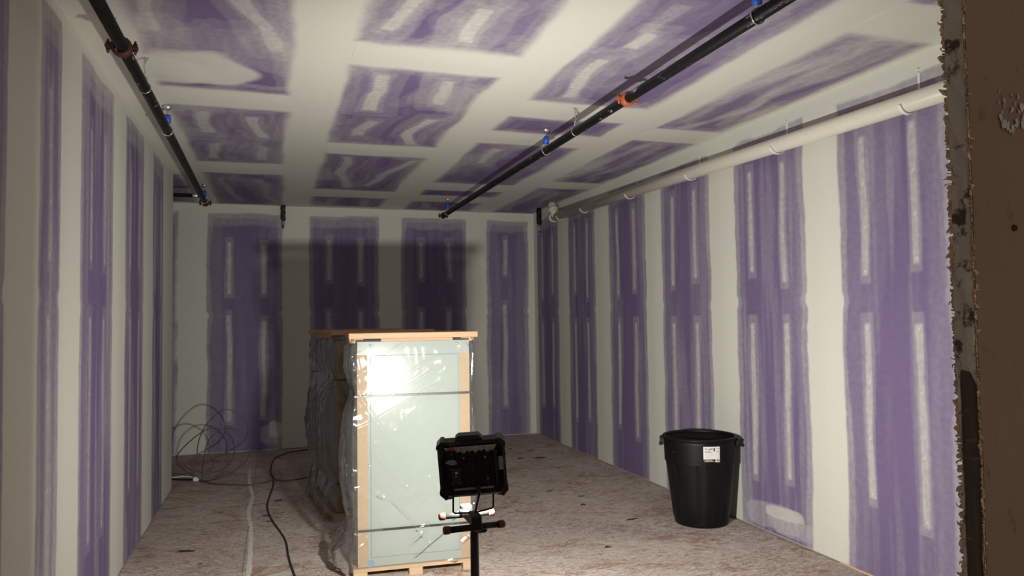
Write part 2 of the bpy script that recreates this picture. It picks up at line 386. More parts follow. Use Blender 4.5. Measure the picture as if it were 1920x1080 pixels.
# ------------------------------------------------------------------ the setting
# floor of strand-board sheets
fl = tag(MB().box(-2.45, 3.80, -.8, 10.55, -.08, -.016).obj('floor', 'grime'), 'floor of dusty strand board sheets spattered with plaster', kind='structure')
xs = [-2.44, -1.43, -.212, 1.007, 2.226, 3.445, 3.66]
for i in range(len(xs)-1):
    off = (0 if i % 2 else 1.22)
    ys = [-.8] + [y for y in (np.arange(-4, 12, 2.438)+off+.45) if -.7 < y < 10.3] + [10.41]
    for j in range(len(ys)-1):
        MB().box(xs[i]+.0015, xs[i+1]-.0015, ys[j]+.0015, ys[j+1]-.0015, -.0158, 0).obj('subfloor_panel', 'floor', fl)

# right wall
wr = tag(MB().box(XR+.0125, XR+.15, .40, YB+.15, 0, H).obj('wall_right', 'back'), 'right wall of purple drywall taped with cream compound', kind='structure')
RP = [(9.40, 10.25), (8.19, 9.03), (6.91, 7.79), (5.71, 6.57), (4.48, 5.33), (3.25, 4.13), (2.03, 2.91), (.81, 1.69)]
RS = []
for k, (a, b) in enumerate(RP):
    c = (a+b)/2
    for sgn in (-1, 1):
        cu = c+sgn*.203+(.02 if k < 6 else 0)
        RS += [(cu, 1.93+.05*((k*7+sgn) % 3), 2.84, .9), (cu, .42+.04*((k*5+sgn) % 3), 1.62, 1.0)]
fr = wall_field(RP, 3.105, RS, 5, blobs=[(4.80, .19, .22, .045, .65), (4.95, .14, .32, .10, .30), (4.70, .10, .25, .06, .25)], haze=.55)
FR = (np.array([XR, 0, 0.]), ey, ez, -ex)
edges = [(.40, .81)] + [(RP[i][1], RP[i-1][0]) for i in range(len(RP)-1, 0, -1)] + [(10.25, YB)]
for a, b in edges:
    grid_piece('joint_compound', wr, FR, a, b, .012, 3.105, .012 if b > 3.1 else .06, fr, .003 if b < 10.3 else 0)
for a, b in RP: grid_piece('drywall_panel', wr, FR, a, b, .012, 3.105, .011 if b > 3.1 else .06, fr)
grid_piece('joint_compound', wr, FR, .40, YB, 3.105, H, .02, fr)
tag(MB().box(XR-.004, XR+.012, .40, 4.22, 0, .0115).obj('trim_1', 'sill'), 'thin strip of sill plate under the right wall', kind='structure')

# back wall
wb = tag(MB().box(-2.55, XR+.15, YB+.0125, YB+.15, 0, H).obj('wall_back', 'back'), 'back wall of purple drywall behind the wrapped crates', kind='structure')
BP = [(-2.3, -1.195), (-.84, .09), (.44, 1.37), (1.68, 2.61), (2.92, 3.555)]
BS = [(-.57, 2.05, 2.73, 1), (-.57, .40, 1.78, 1), (-.15, 2.05, 2.70, 1), (-.15, .45, 1.70, 1), (.70, 2.24, 2.79, .9), (.70, .5, 1.8, .8), (1.125, 2.21, 2.76, .9), (1.125, .5, 1.8, .8),
      (1.95, 2.27, 2.78, .8), (1.95, .5, 1.8, .8), (2.37, 2.27, 2.78, .8), (2.37, .5, 1.8, .8), (3.2, 2.33, 2.84, .7), (3.19, .43, 1.89, .8)]
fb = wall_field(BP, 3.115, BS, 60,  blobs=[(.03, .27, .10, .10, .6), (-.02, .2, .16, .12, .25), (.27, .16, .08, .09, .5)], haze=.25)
FB = (np.array([0, YB, 0.]), ex, ez, -ey)
for a, b in [(-1.195, -.84), (.09, .44), (1.37, 1.68), (2.61, 2.92), (3.555, XR)]:
    grid_piece('joint_compound', wb, FB, a, b, .012, 3.115, .014, fb, .003 if b < 3.6 else 0)
for a, b in BP: grid_piece('drywall_panel', wb, FB, a, b, .012, 3.115, .014 if a > -2 else .05, fb)
grid_piece('joint_compound', wb, FB, -2.3, XR, 3.115, H, .02, fb)

# left wall and the recess behind its end
wl = tag(MB().box(XL-.15, XL-.0125, -.8, YL-.0125, 0, H).obj('wall_left', 'back'), 'left wall of purple drywall ending at an outside corner', kind='structure')
LP = [(-.3, .8), (1.2, 2.1), (2.46, 3.35), (3.78, 4.12), (4.52, 5.36), (5.79, 6.54), (7.02, 7.62)]
LS = []
for k, (a, b) in enumerate(LP):
    c = (a+b)/2
    for sgn in ((-1, 1) if b-a > .5 else (0,)):
        LS += [(c+sgn*.18, 1.98+.06*(k % 3), 2.80, .55), (c+sgn*.18, .45+.05*(k % 2), 1.72, .6)]
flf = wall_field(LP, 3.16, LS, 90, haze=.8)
FL = (np.array([XL, 0, 0.]), ey, ez, ex)
for a, b in [(-.8, -.3), (.8, 1.2), (2.1, 2.46), (3.35, 3.78), (4.12, 4.52), (5.36, 5.79), (6.54, 7.02), (7.62, YL)]:
    grid_piece('joint_compound', wl, FL, a, b, .012, 3.16, .014 if b > 3.3 else .06, flf, .003)
for a, b in LP: grid_piece('drywall_panel', wl, FL, a, b, .012, 3.16, .012 if b > 3.3 else .06, flf)
grid_piece('joint_compound', wl, FL, -.8, YL, 3.16, H, .02, flf)
tag(MB().box(-2.55, XL-.15, YL-.15, YL-.0125, 0, H).box(XL-.15, XL-.013, YL-.0124, YL-.0005, 0, H).obj('wall_recess_front', 'back'), 'end of the left wall turning into the recess', kind='structure')
tag(MB().box(-2.55, -2.31, YL-.15, YB+.0124, 0, H).obj('wall_recess_left', 'back'), 'side wall closing the recess', kind='structure')

# ceiling
ce = tag(MB().box(-2.55, XR+.15, -.8, YB+.15, H+.0125, H+.15).obj('ceiling', 'back'), 'ceiling of purple drywall with broad cream joints', kind='structure')
COLS = [(-.72, .09, [(3.0, 5.27), (5.68, 7.65), (8.20, 10.31)]), (.43, 1.37, [(2.2, 4.13), (4.53, 6.57), (7.01, 8.95), (9.46, 10.24)]),
        (1.70, 2.65, [(2.7, 4.95), (5.37, 5.84), (6.24, 8.23), (8.69, 9.09), (9.55, 10.31)]), (2.98, 3.605, [(.8, 2.88), (3.29, 5.42), (5.83, 7.87), (8.28, 10.35)])]
rects = []
for ci, (x0, x1, L) in enumerate(COLS):
    for (a, b) in L: rects.append((x0, x1, a, b, (.35, .45, .25, 1.1)[ci]))
rects.append((-2.3, -.95, 8.42, 10.31, .5))
CS = [(.655, 3.0, 3.92, 1), (1.03, 3.55, 3.98, 1), (.665, 4.72, 5.48, 1), (1.11, 4.70, 5.22, .9), (.69, 5.80, 6.25, .7), (1.13, 5.66, 6.48, .9), (.68, 7.15, 8.75, .7), (1.10, 7.2, 8.6, .7), (.7, 9.6, 10.1, .4),
      (1.12, 9.6, 10.1, .4), (-.10, 3.4, 4.40, .8), (-.57, 3.5, 4.30, .7), (-.52, 5.85, 6.5, .8), (-.12, 5.9, 6.5, .9), (-.5, 6.9, 7.45, .6), (-.12, 6.9, 7.5, .6), (-.5, 8.5, 10, .4), (-.1, 8.5, 10, .4),
      (1.93, 3.62, 3.82, 1), (1.95, 3.2, 3.6, .4), (1.90, 4.05, 4.80, 1), (2.36, 3.0, 4.6, .25), (1.95, 6.45, 7.1, .8), (2.42, 6.5, 7.9, .4), (1.92, 9.7, 10.1, .4), (2.35, 9.7, 10.1, .4)]
for yy in ((3.45, 5.2), (6.0, 7.6), (8.5, 10.1)): CS += [(3.12, *yy, .35), (3.36, *yy, .35)]
fc = ceil_field(rects, CS, [(-.45, 4.85, .32, .30, .85), (-.62, 4.95, .25, .25, .8), (-.3, 5.12, .6, .05, .25)], 130)
FC = (np.array([0, 0, H]), ex, ey, -ez)
cr = lambda y: .013 if y > 2.9 else .06
cb = [(XL, -.72), (.09, .43), (1.37, 1.70), (2.65, 2.98), (3.605, XR)]
for a, b in cb: grid_piece('joint_compound', ce, FC, a, b, .40 if a > -1 else .4, YB, .016, fc, .003 if -.9 < a < 3.5 else 0)
for x0, x1, L in COLS:
    y = .40
    for (a, b) in L:
        grid_piece('joint_compound', ce, FC, x0, x1, y, a, cr(a), fc, .003 if y > 1 else 0, 1)
        grid_piece('drywall_panel', ce, FC, x0, x1, a, b, .013, fc); y = b
    grid_piece('joint_compound', ce, FC, x0, x1, y, YB, .013, fc)
grid_piece('drywall_panel', ce, FC, -2.3, XL, YL, YB, .03, fc)
grid_piece('joint_compound', ce, FC, XL, .45, -.8, .40, .1, fc)

# front wall: the cut sheet the camera looks past
X0, Y0, Y1 = .428, .368, .384
wf = tag(MB().box(X0+.02, XR+.15, Y0+.0005, Y1-.0005, 0, H).obj('wall_front', 'gyp'), 'cut edge of brown faced drywall close by on the right', kind='structure')
R2 = random.Random(11)
zs = [i*.012 for i in range(int(H/.012)+1)]
edge = [X0+.0008+(R2.random()-.5)*.0016+.0022*(float(vn(z*14, 0., 3))-.5)+.0030*(float(vn(z*40, 0., 5))-.5) for z in zs]
mb = MB(); n = len(zs)                                # broken gypsum core edge
rows = []
for i, z in enumerate(zs):
    d = .0012*R2.random(); gx = .006 if z < 1.64 else 0
    rows.append([(X0+.02, Y0+.001, z), (edge[i]+.001+d, Y0+.001, z), (edge[i]+gx+.0022*R2.random(), Y0+.005, z), (edge[i]+gx+.0022*R2.random(), Y0+.011, z), (edge[i]+.001, Y1-.001, z), (X0+.02, Y1-.001, z)])
mb.add([p for r in rows for p in r], [(i*6+k, i*6+k+1, (i+1)*6+k+1, (i+1)*6+k) for i in range(n-1) for k in range(5)])
tag(mb.obj('gypsum_core', 'gyp', wf), 'crumbled grey gypsum core along the cut')
mb = MB(); vs = []                                    # brown face toward the camera
NZ, NX = 160, 60
for i in range(NZ+1):
    for j in range(NX+1):
        t = (j/NX)**1.6; x = X0+.002+t*1.6; z = H*i/NZ
        if j == 0: x += (R2.random()-.3)*.0012
        vs.append((x, Y0-.0006, z))
mb.add(vs, [(i*(NX+1)+j, i*(NX+1)+j+1, (i+1)*(NX+1)+j+1, (i+1)*(NX+1)+j) for i in range(NZ) for j in range(NX)], True)
mb.box(X0+1.602, XR+.15, Y0-.0006, Y0, 0, H)
tag(mb.obj('face_paper', 'kraft', wf), 'dark brown scuffed paper face')
def fringe(y, dens, zr, mag, name, yo, xo):
    mb = MB()
    z = zr[0]
    while z < zr[1]:
        z += R2.random()*dens; h = .0008+R2.random()**2*.006; L = mag*(.10+.5*R2.random()**2+1.6*R2.random()**6)
        a = (R2.random()-.5)*3.4; x = X0+xo+(R2.random()-.5)*.001
        p0 = Vector((x+.0035, y, z)); p1 = Vector((x-L*.5*math.cos(a), y+yo*L*.5, z+L*.5*math.sin(a))); p2 = Vector((x-L*math.cos(a*1.5), y+yo*L*(.3+R2.random()), z+L*math.sin(a*1.6)))
        q = Vector((.0, .0006, h))
        mb.add([p0-q*.5, p0+q*.5, p1+q*.38, p1-q*.38, p2+q*.12, p2-q*.12, p0+Vector((0, .0012, 0)), p1+Vector((0, .0012, 0))],
               [(0, 1, 2, 3), (3, 2, 4, 5), (0, 3, 7, 6), (1, 6, 7, 2), (3, 5, 7), (2, 7, 4)])
    return tag(mb.obj(name, 'paper', wf), 'ragged torn brown paper fibres', kind='stuff')
fringe(Y1-.0008, .0026, (1.40, 2.05), .0030, 'torn_paper', .2, .0004)
fringe(Y0+.0002, .0020, (1.40, 2.05), .0024, 'torn_paper', -.6, .0016)
fringe(Y1-.0008, .03, (0, 1.40), .006, 'torn_paper', .2, .0004)
mb = MB()
gz = [i*.010 for i in range(165)]; vs = []
for z in gz: vs += [(X0+.0026+R2.random()*.001, Y0+.0022+R2.random()*.001, z), (X0+.0002+R2.random()*.0018, Y0+.006, z+.004), (X0+.0002+R2.random()*.0018, Y0+.011, z+.006), (X0+.0022, Y1-.0022-R2.random()*.0008, z)]
mb.add(vs, [(i*4+k, i*4+k+1, (i+1)*4+k+1, (i+1)*4+k) for i in range(len(gz)-1) for k in range(3)])
tag(mb.obj('core_groove_shade', 'gyp2', wf), 'hollowed out part of the cut edge, its shade painted dark')  # dark sheet over the recess; the hollow's shade is put into its colour
mb = MB()                                             # scraped shiny patch and nail holes on the face
for k in range(26):
    x = X0+.026+R2.random()*.024; z = 1.798+R2.random()*.028; q = .0006+R2.random()*.0019; a = R2.random()*6
    pp = [(x+q*(.5+R2.random())*math.cos(a+t), z+1.4*q*(.5+R2.random())*math.sin(a+t)) for t in (0, 1.1, 2.2, 3.3, 4.4, 5.3)]
    mb.add([(px, Y0-.0008-.0012*R2.random(), pz) for px, pz in pp]+[(x, Y0-.0022, z)], [(i, (i+1) % 6, 6) for i in range(6)])
tag(mb.obj('scraped_patch', 'sparkle', wf), 'pale scraped patch on the brown face')
for (x, z, s) in ((.037, 1.735, .0022), (.067, 1.745, .0028), (.045, 1.567, .0045), (.060, 1.86, .005)):
    MB().lathe([(s, 0), (s*.9, -.0010), (s*.5, -.0006)], 12, 'y', (X0+x, Y0-.0007, z)).obj('nail_hole', 'dark', wf)
for k in range(14):
    x = X0+.008+R2.random()**2*.05; z = 1.45+R2.random()*.5; s = .0008+R2.random()*.0014
    MB().lathe([(s, 0), (s*1.1, -.0008), (s*.3, -.002)], 7, 'y', (X0+x*.9, Y0-.0005, z)).obj('paper_crumb', 'paper', wf)

# ------------------------------------------------------------------ overhead pipes
ZP = 3.05
def ring_coupling(name, y, mat, parent, R=.030):
    mb = MB(); mb.lathe([(R, -.026), (R+.010, -.026), (R+.016, -.014), (R+.016, .014), (R+.010, .026), (R, .026)], 20, 'y', (0, y, 0), cap=False)
    for s in (-1, 1):
        mb.box(s*(R+.024)-.016, s*(R+.024)+.016, y-.016, y+.016, -.011, .011, .004)
    c = mb.obj(name, mat, parent)
    for s in (-1, 1):
        MB().tube([(s*(R+.027), y, -.034), (s*(R+.027), y, .034)], .0055, 8).lathe([(.010, -.022), (.010, -.012)], 6, 'z', (s*(R+.027), y, 0)).lathe([(.010, .012), (.010, .022)], 6, 'z', (s*(R+.027), y, 0)).obj('bolt', mat, c)
    return c
# middle pipe
pm = thing('sprinkler_pipe', 'long black steel pipe hung under the middle of the ceiling', 'pipe', (2.105, 0, ZP))
MB().tube([(0, y, 0) for y in (1.2, 4.19, 7.0, 9.55)], .0305, 18).obj('tube', 'black_pipe', pm)
tag(ring_coupling('coupling', 4.19, 'red', pm), 'orange red grooved coupling')
tag(ring_coupling('end_cap', 9.57, 'rust', pm, .026), 'dark end coupling')
MB().lathe([(.001, 0), (.028, 0), (.03, .014), (.012, .022)], 16, 'y', (0, 9.585, 0)).obj('plug', 'black_pipe', pm)
# left pipe
pl = thing('sprinkler_pipe', 'long black steel pipe running along the left wall with dark red couplings', 'pipe', (-.725, 0, ZP))
MB().tube([(.015, 1.2, 0), (0, 5, 0), (-.035, 9.10, 0)], .0305, 18).obj('tube', 'black_pipe', pl)
tag(ring_coupling('coupling', 4.05, 'rust', pl, .034), 'dark red grooved coupling')
c = ring_coupling('end_coupling', 0, 'rust', pl, .026); c.location = (-.037, 9.12, 0)
# branch pipe into the recess
pb = thing('branch_pipe', 'short black pipe running left into the recess near the ceiling', 'pipe', (0, 0, 0))
MB().tube([(-2.25, 8.66, ZP), (-.80, 8.62, ZP)], .021, 14).obj('tube', 'black_pipe', pb)
MB().lathe([(.026, -.03), (.029, -.02), (.029, .02), (.026, .03)], 14, 'x', (-.82, 8.62, ZP)).obj('collar', 'steel', pb)

def loop_hanger(x, y, label, blue=True, r=.034, tilt=0., group='ring hangers on the black pipes'):
    t = thing('pipe_hanger', label, 'hanger', (x, y, ZP), 0, group)
    MB().tube([(r*1.06*math.cos(a), .004*math.sin(3*a), r*1.06*math.sin(a)) for a in [2*PI*k/28 for k in range(28)]], .0042, 8, closed=True).obj('ring', 'steel', t)
    MB().tube([(0, 0, r), (tilt*.4, 0, .10), (tilt, 0, H-ZP-.02)], .0048, 8).lathe([(.010, .040), (.010, .052)], 6, 'z').obj('rod', 'steel', t)
    MB().box(-.014, .014, -.010, .010, r+.001, r+.034, .003).obj('swivel_block', 'steel', t)
    if blue:
        MB().lathe([(.014, .052), (.023, .055), (.025, .092), (.019, .112)], 14, 'z').obj('anchor_sleeve', 'blue', t)
    MB().lathe([(.016, H-ZP-.035), (.030, H-ZP-.018), (.030, H-ZP-.001)], 12, 'z', (tilt, 0, 0)).obj('ceiling_flange', 'steel', t)
    return t
loop_hanger(2.105, 5.66, 'ring hanger with blue sleeve halfway along the middle pipe')
loop_hanger(2.105, 2.86, 'nearest ring hanger with blue sleeve, at the top edge of the photo')
loop_hanger(2.105, 9.30, 'farthest ring hanger on the middle pipe, near the back wall')
loop_hanger(-.7315, 5.74, 'ring hanger with blue sleeve on the left pipe')
loop_hanger(-.7587, 8.95, 'ring hanger at the far end of the left pipe')
def wire_hanger(x, y, label):
    t = thing('wire_hanger', label, 'hanger', (x, y, ZP), 0, 'wire hangers on the black pipes')
    MB().tube([(.033*math.cos(a), 0, .033*math.sin(a)) for a in [2*PI*k/24 for k in range(24)]], .003, 6, closed=True).obj('ring', 'steel', t)
    MB().tube([(-.006, 0, .032), (-.010, .0, .07), (.004, 0, .09), (-.004, 0, .12), (.0, 0, H-ZP)], .0035, 6).obj('rod', 'steel', t)
    MB().tube([(.010, 0, .034), (.012, 0, .055), (-.008, 0, .075)], .006, 6).obj('clip', 'steel', t)
    MB().add([(-.018, 0, H-ZP-.001), (.022, 0, H-ZP-.001), (.004, 0, H-ZP-.040), (-.018, .004, H-ZP-.001), (.022, .004, H-ZP-.001), (.004, .004, H-ZP-.040)], [(0, 1, 2), (5, 4, 3), (0, 2, 5, 3), (1, 4, 5, 2), (0, 3, 4, 1)]).obj('ceiling_clip', 'steel', t)
wire_hanger(2.105, 5.03, 'thin wire hanger between coupling and blue sleeve on middle pipe')
wire_hanger(-.7239, 4.72, 'thin wire hanger on the left pipe beyond its near coupling')

# short drops with sprinkler heads by the back wall
def drop(x, y, label, z0, z1, wd, shiny):
    t = thing('sprinkler_drop', label, 'sprinkler', (x, y, 0))
    mb = MB(); N = 9
    mb.tube([(.004*math.sin(k*1.7), .004*math.cos(k*2.3), z0+(H-z0)*k/N) for k in range(N+1)], [wd*(.92+.16*((k*5) % 3)/2) for k in range(N+1)], 12)
    mb.obj('drop_pipe', 'black_pipe' if shiny else 'blk', t)
    MB().lathe([(wd*.55, z1+.05), (wd*.62, z1+.06), (wd*.62, z0+.004)], 12, 'z').obj('reducer', 'metlab', t)
    MB().lathe([(wd*.40, z1+.022), (wd*.42, z1+.05)], 10, 'z').obj('cap', 'blue' if shiny else 'blk', t)
    MB().lathe([(wd*.2, z1-.006), (wd*.45, z1), (wd*.45, z1+.01), (wd*.25, z1+.022)], 12, 'z').obj('head', 'steel', t)
    return t
drop(.10, 10.31, 'black pipe drop with small head hanging before the back wall', 3.03, 2.915, .030, False)
drop(3.52, 9.80, 'black wrapped pipe drop with blue cap beside the white pipe end', 3.00, 2.86, .034, True)

# white drain pipe along the right wall
XPV = 3.555
def zpv(y): return 2.917+(y-3.19)*.0195
pv = thing('drain_pipe', 'white plastic drain pipe sloping along the top of the right wall', 'pipe', (XPV, 0, 0))
R4 = .0572
MB().tube([(0, .5, zpv(.5)), (0, 9.28, zpv(9.28))], R4, 28).obj('tube', 'pvc', pv)
def sleeve(y, L=.13, name='coupling'):
    d = Vector((0, 1, .019)).normalized(); c = Vector((0, y, zpv(y)))
    prof = [(-L/2, R4), (-L/2, R4+.007), (-L/2+.006, R4+.009), (L/2-.006, R4+.009), (L/2, R4+.007), (L/2, R4)]
    return MB().tube([c+d*p for p, r in prof], [r for p, r in prof], 28, cap=False).obj(name, 'pvc', pv)
for y in (3.56, 6.45, 8.72): sleeve(y)
# fittings at the far end: a wye with a riser and a cleanout elbow
sleeve(9.17, .22, 'wye_fitting')
MB().tube([(0, 9.20, zpv(9.2)), (-.02, 9.24, zpv(9.2)+.06), (-.03, 9.27, zpv(9.2)+.12), (-.03, 9.29, H)], R4, 24).obj('riser', 'pvc', pv)
MB().tube([(-.026, 9.25, zpv(9.2)+.085), (-.03, 9.262, zpv(9.2)+.12)], R4+.009, 24).obj('riser_collar', 'pvc', pv)
MB().tube([(0, 9.29, zpv(9.29)), (0, 9.36, zpv(9.29))], R4+.009, 24).obj('end_hub', 'pvc', pv)
MB().lathe([(.05, 9.36), (.05, 9.375), (.02, 9.380)], 20, 'y', (0, 0, zpv(9.29))).obj('cleanout_plug', 'pvc', pv)
ords = ('nearest', 'second', 'third', 'fourth', 'fifth', 'farthest')
for k, y in enumerate((3.44, 4.64, 5.85, 7.06, 8.27, 9.06)):
    t = thing('pipe_hook', 'white plastic hook with metal strap under the drain pipe, %s from the camera' % ords[k], 'hook', (XPV, y, zpv(y)), 0, 'hooks under the white drain pipe')
    rr = R4+.006
    pts = [(rr*math.cos(a), 0, rr*math.sin(a)) for a in [math.radians(d) for d in range(195, 406, 10)]]
    mb = MB(); nA = len(pts); vs = []
    for (x, _, z) in pts:
        l = math.hypot(x, z)
        for dy, dr in ((-.011, 0), (.011, 0), (.011, .006), (-.011, .006)): vs.append((x*(1+dr/l), dy, z*(1+dr/l)))
    mb.add(vs, [(i*4+j, i*4+(j+1) % 4, (i+1)*4+(j+1) % 4, (i+1)*4+j) for i in range(nA-1) for j in range(4)]+[(3, 2, 1, 0), (4*nA-4, 4*nA-3, 4*nA-2, 4*nA-1)])
    mb.obj('hook', 'hookw', t)
    zt = .05+H-.165-zpv(y)
    st = MB().box(.0895, .0920, -.008, .008, -.02, zt+.02).obj('strap', 'hookw', t)
    MB().box(.050, .0892, -.006, .006, .040, .044).obj('strap_arm', 'steel', t)
    for zz in (zt, zt+.022): MB().lathe([(.004, .0893), (.004, .0870)], 8, 'x', (0, 0, zz)).obj('screw', 'boltm', st)

# ------------------------------------------------------------------ wrapped crates
def film_mesh(wd, dp, z0, z1, straps, seed, left_flare, detail):
    g = .014; per = 2*(wd+dp+4*g); ns = int(per/detail); nz = int((z1-z0)/detail)
    S = np.linspace(0, per, ns, endpoint=False); Z = np.linspace(z0, z1, nz+1)
    SS, ZZ = np.meshgrid(S, Z, indexing='ij')
    a, b = wd+2*g, dp+2*g
    # start front-left, run along the front (+x), right (+y), back (-x), left (-y)
    x = np.where(SS < a, SS, np.where(SS < a+b, a, np.where(SS < 2*a+b, a-(SS-a-b), 0)))-g
    y = np.where(SS < a, 0, np.where(SS < a+b, SS-a, np.where(SS < 2*a+b, b, b-(SS-2*a-b))))-g
    nx = np.where(SS < a, 0, np.where(SS < a+b, 1, np.where(SS < 2*a+b, 0, -1.))); ny = np.where(SS < a, -1, np.where(SS < a+b, 0, np.where(SS < 2*a+b, 1., 0)))
    # soften the normals near corners
    for corner, (cx, cy) in ((0, (-1, -1)), (a, (1, -1)), (a+b, (1, 1)), (2*a+b, (-1, 1)), (per, (-1, -1))):
        t = np.clip(1-np.abs(SS-corner)/.10, 0, 1); nx = nx*(1-t)+cx*.707*t; ny = ny*(1-t)+cy*.707*t
    side_l = sst(2*a+b-.05, 2*a+b+.12, SS)*1.0; side_l = np.maximum(side_l*(SS < per-.0), sst(.10, 0, SS)*.35)
    side_l *= np.where(SS > a, sst(per+.02, per-.10, SS)*.8+.2, 1)
    pin = np.ones_like(ZZ)
    for zs_ in straps: pin *= 1-np.exp(-((ZZ-zs_)/.10)**2)
    pleat = np.abs(2*fbm(SS*13+ZZ*1.3, ZZ*1.5, seed, 3)-1)*1.0
    broad = fbm(SS*3.2, ZZ*1.7, seed+7, 3)
    crease = np.abs(2*fbm(SS*6+ZZ*3.5, ZZ*5-SS*3, seed+13, 3)-1)
    front = (SS < a)
    amp = np.where(front, .003, .022)
    cA = np.abs(2*vn((SS*.8+ZZ*.6)*13+.5*vn(SS*3, ZZ*3, 9), (ZZ*.8-SS*.6)*1.3, seed+17)-1); cB = np.abs(2*vn((SS*.5-ZZ*.87)*12+.6*vn(SS*4, ZZ*4, 8), (ZZ*.5+SS*.87)*1.5, seed+29)-1)
    fold = (1-cA)**9*sst(.25, .6, vn(SS*3, ZZ*3, seed+31))+(1-cB)**9*sst(.25, .6, vn(SS*3.4, ZZ*2.6, seed+37))
    d = pin*(amp*(1-pleat)*.8+np.where(front, .005, .010)*broad+np.where(front, .003, .010)*(1-crease)**5)+.0075*fold*sst(.0, .4, pin+.3)*1.7
    d = d+pin*side_l*(.014*broad+.022*(1-pleat))
    d = d+side_l*left_flare*sst(z0+.45, z0+.02, ZZ)*(.5+.7*broad)
    d = d+side_l*.030*pin*np.exp(-((ZZ-.72)/.28)**2)
    d = np.maximum(d, .002)
    d = d*sst(z1+.01, z1-.06, ZZ)+.002
    X = x+nx*d; Y = y+ny*d; Zf = ZZ+(fbm(SS*9, ZZ*0, seed+3)-.5)*.05*sst(z0+.2, z0, ZZ)
    mb = MB(); mb.v = [tuple(v) for v in np.stack([X, Y, Zf], -1).reshape(-1, 3)]
    n1 = nz+1
    for i in range(ns):
        j = (i+1) % ns
        for k in range(nz): mb.f.append((i*n1+k, j*n1+k, j*n1+k+1, i*n1+k+1))
    mb.sm = [True]*len(mb.f); return mb
def strap_mesh(wd, dp, z, sag=0.0):
    g = .017; P = []
    cs = [(-g, -g), (wd+g, -g), (wd+g, dp+g), (-g, dp+g)]
    for i in range(4):
        a, b = cs[i], cs[(i+1) % 4]
        for k in range(8):
            t = k/8; P.append((a[0]+(b[0]-a[0])*t, a[1]+(b[1]-a[1])*t, z+(sag*math.sin(PI*t) if i == 3 else 0)))
    mb = MB(); vs = []
    for (x, y, zz) in P:
        cx, cy = (x-wd/2), (y-dp/2); l = math.hypot(cx, cy)
        for dr, dz in ((0, -.007), (.003, -.007), (.003, .007), (0, .007)): vs.append((x+cx/l*dr, y+cy/l*dr, zz+dz))
    n = len(P); mb.add(vs, [(i*4+k, i*4+(k+1) % 4, ((i+1) % n)*4+(k+1) % 4, ((i+1) % n)*4+k) for i in range(n) for k in range(4)]); return mb
def pallet(t, wd, dp, h):
    for k in range(3):
        y0 = -.02+k*(dp+.04-.09)/2
        MB().box(-.03, wd+.03, y0, y0+.09, h-.022, h, .002).obj('deck_board', 'wood', t)
    for x in (-.03, wd/2-.045, wd-.06):
        MB().box(x, x+.09, -.018, dp+.018, 0, h-.0225, .002).obj('stringer', 'wood', t)
